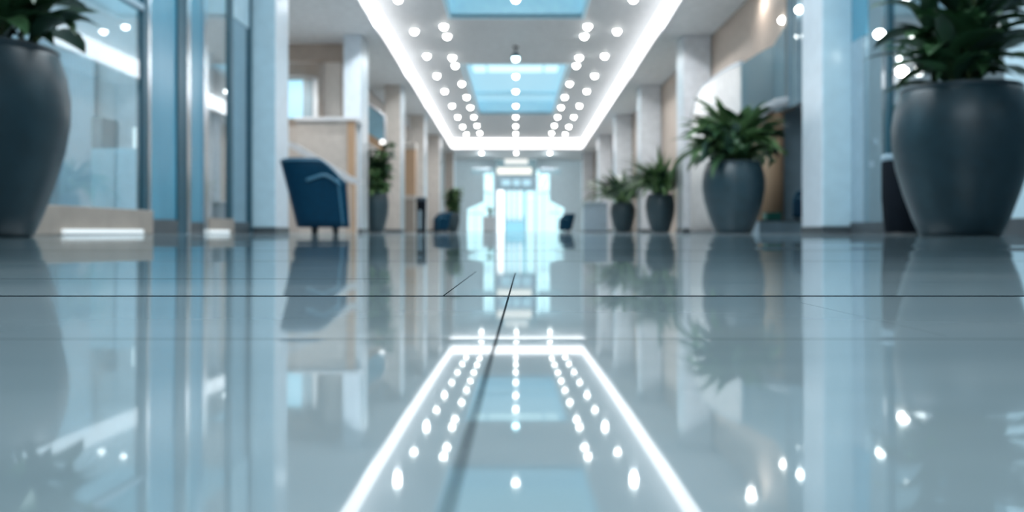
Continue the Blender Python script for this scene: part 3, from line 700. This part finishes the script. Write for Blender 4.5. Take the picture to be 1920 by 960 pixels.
col = thing('beige_column', 'round beige column standing behind the low plinth in the right bay', 'column', (4.24,14.28,0)); col['kind']='structure'
link('shaft', lathe_bm([(0,0.0),(.24,0.0),(.24,2.0),(0,2.0)],40), tan, col, True)
pl = thing('low_plinth', 'low dark topped blue-grey plinth in the right bay behind the spiky pot', 'plinth', (4.3,13.5,0))
pbox(pl, 'body', X(1420,13.3), 5.2, 13.2, 14.0, 0.0, 0.185, bluegr, 0.006)
pbox(pl, 'top', X(1419,13.3), 5.22, 13.18, 14.02, 0.185, 0.205, darkst, 0.004)
gb = thing('green_box', 'small dark green box lying on the low plinth', 'box', (X(1449,13.35),13.35,0.205))
pbox(gb, 'body', X(1435,13.35), X(1463,13.35), 13.28, 13.5, 0.205, 0.30, greenb, 0.004)
pbox(gb, 'lid', X(1434.5,13.35), X(1463.5,13.35), 13.275, 13.505, 0.30, 0.325, greenb, 0.004)

# ------------------------------------------------------------------ far right desk and others
DD = 31.0
dk = thing('reception_desk', 'plain grey-blue reception desk right of the bright entrance', 'desk', (X(1117,DD),DD,0))
pbox(dk, 'front_panel', X(1095,DD), X(1139,DD), DD, DD+.7, 0.05, Z(380,DD), deskm, 0.01)
pbox(dk, 'worktop', X(1093.5,DD), X(1140.5,DD), DD-.04, DD+.74, Z(380,DD), Z(377.5,DD), coolw, 0.01)
pbox(dk, 'kick_base', X(1097,DD), X(1137,DD), DD+.03, DD+.66, 0.0, 0.05, darkst)
# tan panel with pale top behind the third right pillar
for px0,px1,d,lbl in ((1168,1192,34.6,'sloping pale stair panel between the third and fourth right pillars'),):
    st = thing('stair_screen', lbl, 'screen', (X(1180,d),d,2))
    ppoly(st, 'panel', [(X(px0,d),d,Z(300,d)),(X(px1,d),d,Z(283,d)),(X(px1,d),d,Z(262,d)),(X(px0,d),d,Z(283,d))], (0,.06,0), beigeL)

# ------------------------------------------------------------------ far end: entrance
DE = 54.0
def eb(parent,name,px0,px1,py0,py1,m,dy=0.0,th=0.12,bev=0.0):
    return pbox(parent,name,X(px0,DE),X(px1,DE),DE+dy,DE+dy+th,max(0.0,Z(py1,DE)),Z(py0,DE),m,bev)
ew = bmesh.new()
def ewb(px0,px1,py0,py1): add_box(ew, X(px0,DE),X(px1,DE),DE,DE+.2,max(0,Z(py1,DE)),Z(py0,DE))
def ewp(pts): prism_bm([(X(a,DE),DE,max(0,Z(b,DE))) for a,b in pts],(0,.2,0),ew)
ewb(820,1110,296,317)                               # lintel
ewb(820,876,317,440)                                # left pier
ewb(876,907,317,378)
ewp([(876,378),(907,378),(876,392)])
ewb(926,931,317,440)
ewb(1058,1110,317,440)
ewb(1031,1058,317,376)
ewp([(1031,376),(1058,376),(1058,390)])
ewb(1003.5,1006.5,317,440)
struct(link('wall_far', ew, mat('entrance_wall_paint',(0.62,0.74,0.80),.5)), 'pale blue-grey end wall around the bright glass entrance', 'wall')
# glazing of the end wall
for k,(a,b,c,d_,lbl) in enumerate(((907,926,317,440,'tall bright window strip just left of the entrance portal'),(876,907,378,440,'low bright window left of the entrance with a slanted head'),
                         (1006.5,1031,317,440,'tall bright window strip just right of the entrance portal'),(1031,1058,376,440,'low bright window right of the entrance with a slanted head'))):
    t = thing(f'window_{6+k}', lbl, 'window', (X((a+b)/2,DE),DE,0)); t['kind']='structure'
    eb(t,'glass_pane',a,b,c,d_,glassD,0.09,0.02)
    eb(t,'sill_rail',a,b,c+(d_-c)*.36-1,c+(d_-c)*.36+1.0,white,0.07,0.06)
    eb(t,'mullion',(a+b)/2-.5,(a+b)/2+.5,c,d_,bluewh,0.075,0.05)
DP = 52.6
def ep(parent,name,px0,px1,py0,py1,m,d=DP,th=0.1,bev=0.0):
    return pbox(parent,name,X(px0,d),X(px1,d),d,d+th,max(0.0,Z(py1,d)),Z(py0,d),m,bev)
do = thing('door_2', 'bright glass entrance door portal under an illuminated sign at the far end', 'door', (X(967,DP),DP,0)); do['kind']='structure'
hd = mat('portal_header_paint',(0.20,0.33,0.38),.4)
ep(do,'header_top',929,1006,293,312,hd,DP,1.3)
ep(do,'header_band',929,1006,330,356,bluegr,DP,1.3)
ep(do,'header_back',929,1006,312,330,hd,DP+.08,1.2)
ep(do,'side_frame',929,932.5,356,440,coolw,DP,1.3)
ep(do,'side_frame',1003,1006.5,356,440,coolw,DP,1.3)
ep(do,'white_post',932.5,945,356,440,emis('lit_post',(0.95,1,1),1.9),DP+.3,.12)  # post is no lamp; emission stands in for bright daylight on it
for px in (945.5, 984.5): ep(do,'door_stile',px,px+2.2,356,440,bluegr,DP+.25,.1)
ep(do,'door_leaf',947.7,984.5,356,440,glass_mat('door_glass',(0.62,0.88,0.96),.05,.25,(0.45,0.75,0.9)),DP+.3,.02)
ep(do,'door_leaf',986.7,1003,356,440,glassD,DP+.3,.02)
slat = emis('lit_blind_slat', (0.85,0.98,1.0), 1.1)  # slats are no lamps; emission stands in for daylight on the blind
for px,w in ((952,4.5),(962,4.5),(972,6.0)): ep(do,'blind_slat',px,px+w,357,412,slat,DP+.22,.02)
ep(do,'push_bar',948,984,414,415.5,steel,DP+.22,.03)
ep(do,'lower_film',947.7,984.5,404,440,glass_mat('door_film',(0.72,0.88,0.96),.05,.2,(0.4,0.6,0.75)),DP+.36,.02)
sn = thing('illuminated_sign', 'long cream lit sign box over the entrance doors', 'sign', (X(964,DP),DP,Z(320,DP)))
ep(sn,'lit_panel',932,997,314,327,signe,DP-.08,.12,0.04)
ep(sn,'back_plate',930.5,998.5,312.5,328.5,hd,DP+.04,.04)
sn2 = thing('ceiling_light_box', 'small pale rectangular lit box above the cream sign', 'light', (X(967,DP),DP,Z(303,DP)))
ep(sn2,'lit_panel',946,990,298,308,emis('dim_box',(0.95,.97,.93),.9),DP-.06,.08,0.03)
ep(sn2,'back_plate',944,992,296.5,309.5,hd,DP+.02,.03)
for px0,px1,lbl in ((941,957,'left cyan round-ended lamp under the cream sign'),(962,975,'middle dim cyan lamp under the cream sign'),(980,995,'right bright cyan lamp under the cream sign')):
    t = thing('cyan_lamp', lbl, 'light', (X((px0+px1)/2,DP),DP,Z(343,DP)), 0, 'cyan lamps over the doors')
    ep(t,'diffuser',px0,px1,337,348,cyanlt,DP-.06,.06,0.05)
    ep(t,'back_plate',px0-1,px1+1,335.5,349.5,bluegr,DP-.012,.03)
for px0,px1,lbl in ((884,925,'left'),(1010,1050,'right')):
    t = thing('lintel_light', f'pale blue lit lintel strip {lbl} of the entrance portal', 'light', (X((px0+px1)/2,DE),DE-.1,Z(321,DE)), 0, 'lit lintel strips by the entrance')
    eb(t,'diffuser',px0,px1,317,325,emis('lintel_glow_'+lbl,(0.45,.78,.92),0.5),-.14,.1,0.03)
    eb(t,'bracket',px0+4,px1-4,315,317,steel,-.12,.12)
# cabinets in front of the far windows
DQ = 46.0
q = thing('low_cabinet', 'pale grey cabinet standing left of the entrance doors with a small plant on top', 'cabinet', (X(916,DQ),DQ,0))
pbox(q,'carcass',X(905,DQ),X(928,DQ),DQ,DQ+.5,0.03,Z(407,DQ),mat('pale_grey_laminate',(0.5,0.55,0.58),.5),0.01)
pbox(q,'kick_base',X(906,DQ),X(927,DQ),DQ+.03,DQ+.47,0,0.03,darkst)
pbox(q,'worktop',X(904,DQ),X(929,DQ),DQ-.03,DQ+.53,Z(407,DQ),Z(405.5,DQ),white)
rnd = random.Random(3)
sp = thing('small_plant', 'small dark potted plant on the pale grey cabinet', 'plant', (X(919,DQ),DQ+.25,Z(405.5,DQ)))
link('pot', lathe_bm([(0,0),(.09,0),(.13,.2),(.11,.2),(.1,.17),(0,.17)],20), potm, sp, True)
bl = bmesh.new()
for k in range(40): leaf_bm(bl,(0,0,.17),rnd.uniform(0,6.28),rnd.uniform(.25,.5),.08,rnd.uniform(.7,1.5),rnd.uniform(.3,1.4),5,mi=rnd.choice((0,1)))
link('foliage', bl, [leaf1,leaf2], sp, True)
DS = 44.0
for px,lbl,rz in ((1061,'dark armchair in silhouette right of the bright entrance windows',170),):
    make_armchair(lbl,(X(px,DS),DS,0),math.radians(rz),1.15)
# outside ground
struct(box('ground', -40,40, 56.7, 130, -0.2, -0.02, pave), 'pale sunlit paving outside the entrance', 'ground')
for sx,lbl in ((-1,'left'),(1,'right')):
    pass

# ------------------------------------------------------------------ light
W = bpy.data.worlds.new('World'); S.world = W; W.use_nodes = True
nt = W.node_tree; bg = nt.nodes['Background']
sky = nt.nodes.new('ShaderNodeTexSky'); sky.sky_type = 'HOSEK_WILKIE'; sky.turbidity = 3; sky.ground_albedo = .8
mixc = nt.nodes.new('ShaderNodeMix'); mixc.data_type='RGBA'; mixc.inputs['Factor'].default_value = 0.93
nt.links.new(sky.outputs[0], mixc.inputs['A']); mixc.inputs['B'].default_value = (0.70,0.96,1.0,1)
nt.links.new(mixc.outputs['Result'], bg.inputs['Color']); bg.inputs['Strength'].default_value = 1.75
def area(name, loc, sx, sy, power, color, rot=(0,0,0)):
    l = bpy.data.lights.new(name,'AREA'); l.shape='RECTANGLE'; l.size=sx; l.size_y=sy; l.energy=power; l.color=color
    o = bpy.data.objects.new(name,l); COL.objects.link(o); o.location=loc; o.rotation_euler=rot
    return o
area('near_hall_fill',(0,7.3,4.95),4.5,5.6,430,(0.84,0.94,1.0))  # added ambient fill above the view, not a fixture of the hall
area('back_hall_fill',(0,-3,4.3),6,4,330,(0.84,0.94,1.0))  # added ambient fill behind the camera, not a fixture of the hall
def spot(loc, power, color, name='downlight_beam'):
    l = bpy.data.lights.new(name,'SPOT'); l.energy=power; l.color=color; l.spot_size=math.radians(165); l.spot_blend=1.0; l.shadow_soft_size=0.06
    o = bpy.data.objects.new(name,l); COL.objects.link(o); o.location=loc
for py, pw, c in ((0,430,(.92,.96,1)),(106,380,(.93,.97,1)),(172,380,(.95,.98,1)),(220,380,(.95,.98,1)),(252,380,(.95,.98,1))):
    for sx in (-1,1): spot((sx*0.508*DH, F*DH/(VY-py), ZT-.15), pw, c)
for px in (903,1031):
    spot((X(px,48.0),48.0,HC-.15), 330, (.88,.97,1)); COL.objects[-1].rotation_euler = (math.radians(52),0,0)
for y in (15.2, 17.5):
    spot((-5.4,y,HC-.15), 190, (1,.95,.9))  # fill beams under the added left bay downlights
area('left_shop_fill',(-5.3,8.5,4.2),1.6,5,190,(0.84,0.95,1.0))  # unseen fill added to brighten the room behind the left glass
area('right_shop_fill',(5.5,8,4.2),1.6,4,70,(0.75,0.93,1.0))  # unseen fill added to brighten the room behind the right glass
spot((-5.9,21.4,HC-.15),230,(1,.95,.9))  # fill beam under the added downlight behind the cross wall
spot((4.2,15.3,HC-.15),40,(1,.94,.9))  # fill beam under the added downlight over the parapet

# ------------------------------------------------------------------ camera
cd = bpy.data.cameras.new('camera'); cam = bpy.data.objects.new('camera', cd); COL.objects.link(cam)
cam.location = (0,0,CH); cam.rotation_euler = (PI/2,0,0)
cd.sensor_width = 36; cd.lens = 36*F/1920
cd.shift_x = -(VX-960)/1920; cd.shift_y = -(480-VY)/1920
cd.clip_start = 0.01; cd.clip_end = 300
cd.dof.use_dof = True; cd.dof.focus_distance = 0.40; cd.dof.aperture_fstop = 11.0
S.camera = cam
S.view_settings.view_transform = 'Standard'; S.view_settings.look = 'None'
S.view_settings.exposure = 0.0
try:
    S.cycles.max_bounces = 8; S.cycles.glossy_bounces = 5; S.cycles.transparent_max_bounces = 16
    S.cycles.sample_clamp_indirect = 8.0; S.cycles.caustics_reflective = False; S.cycles.caustics_refractive = False
    S.cycles.use_denoising = True
except Exception: pass
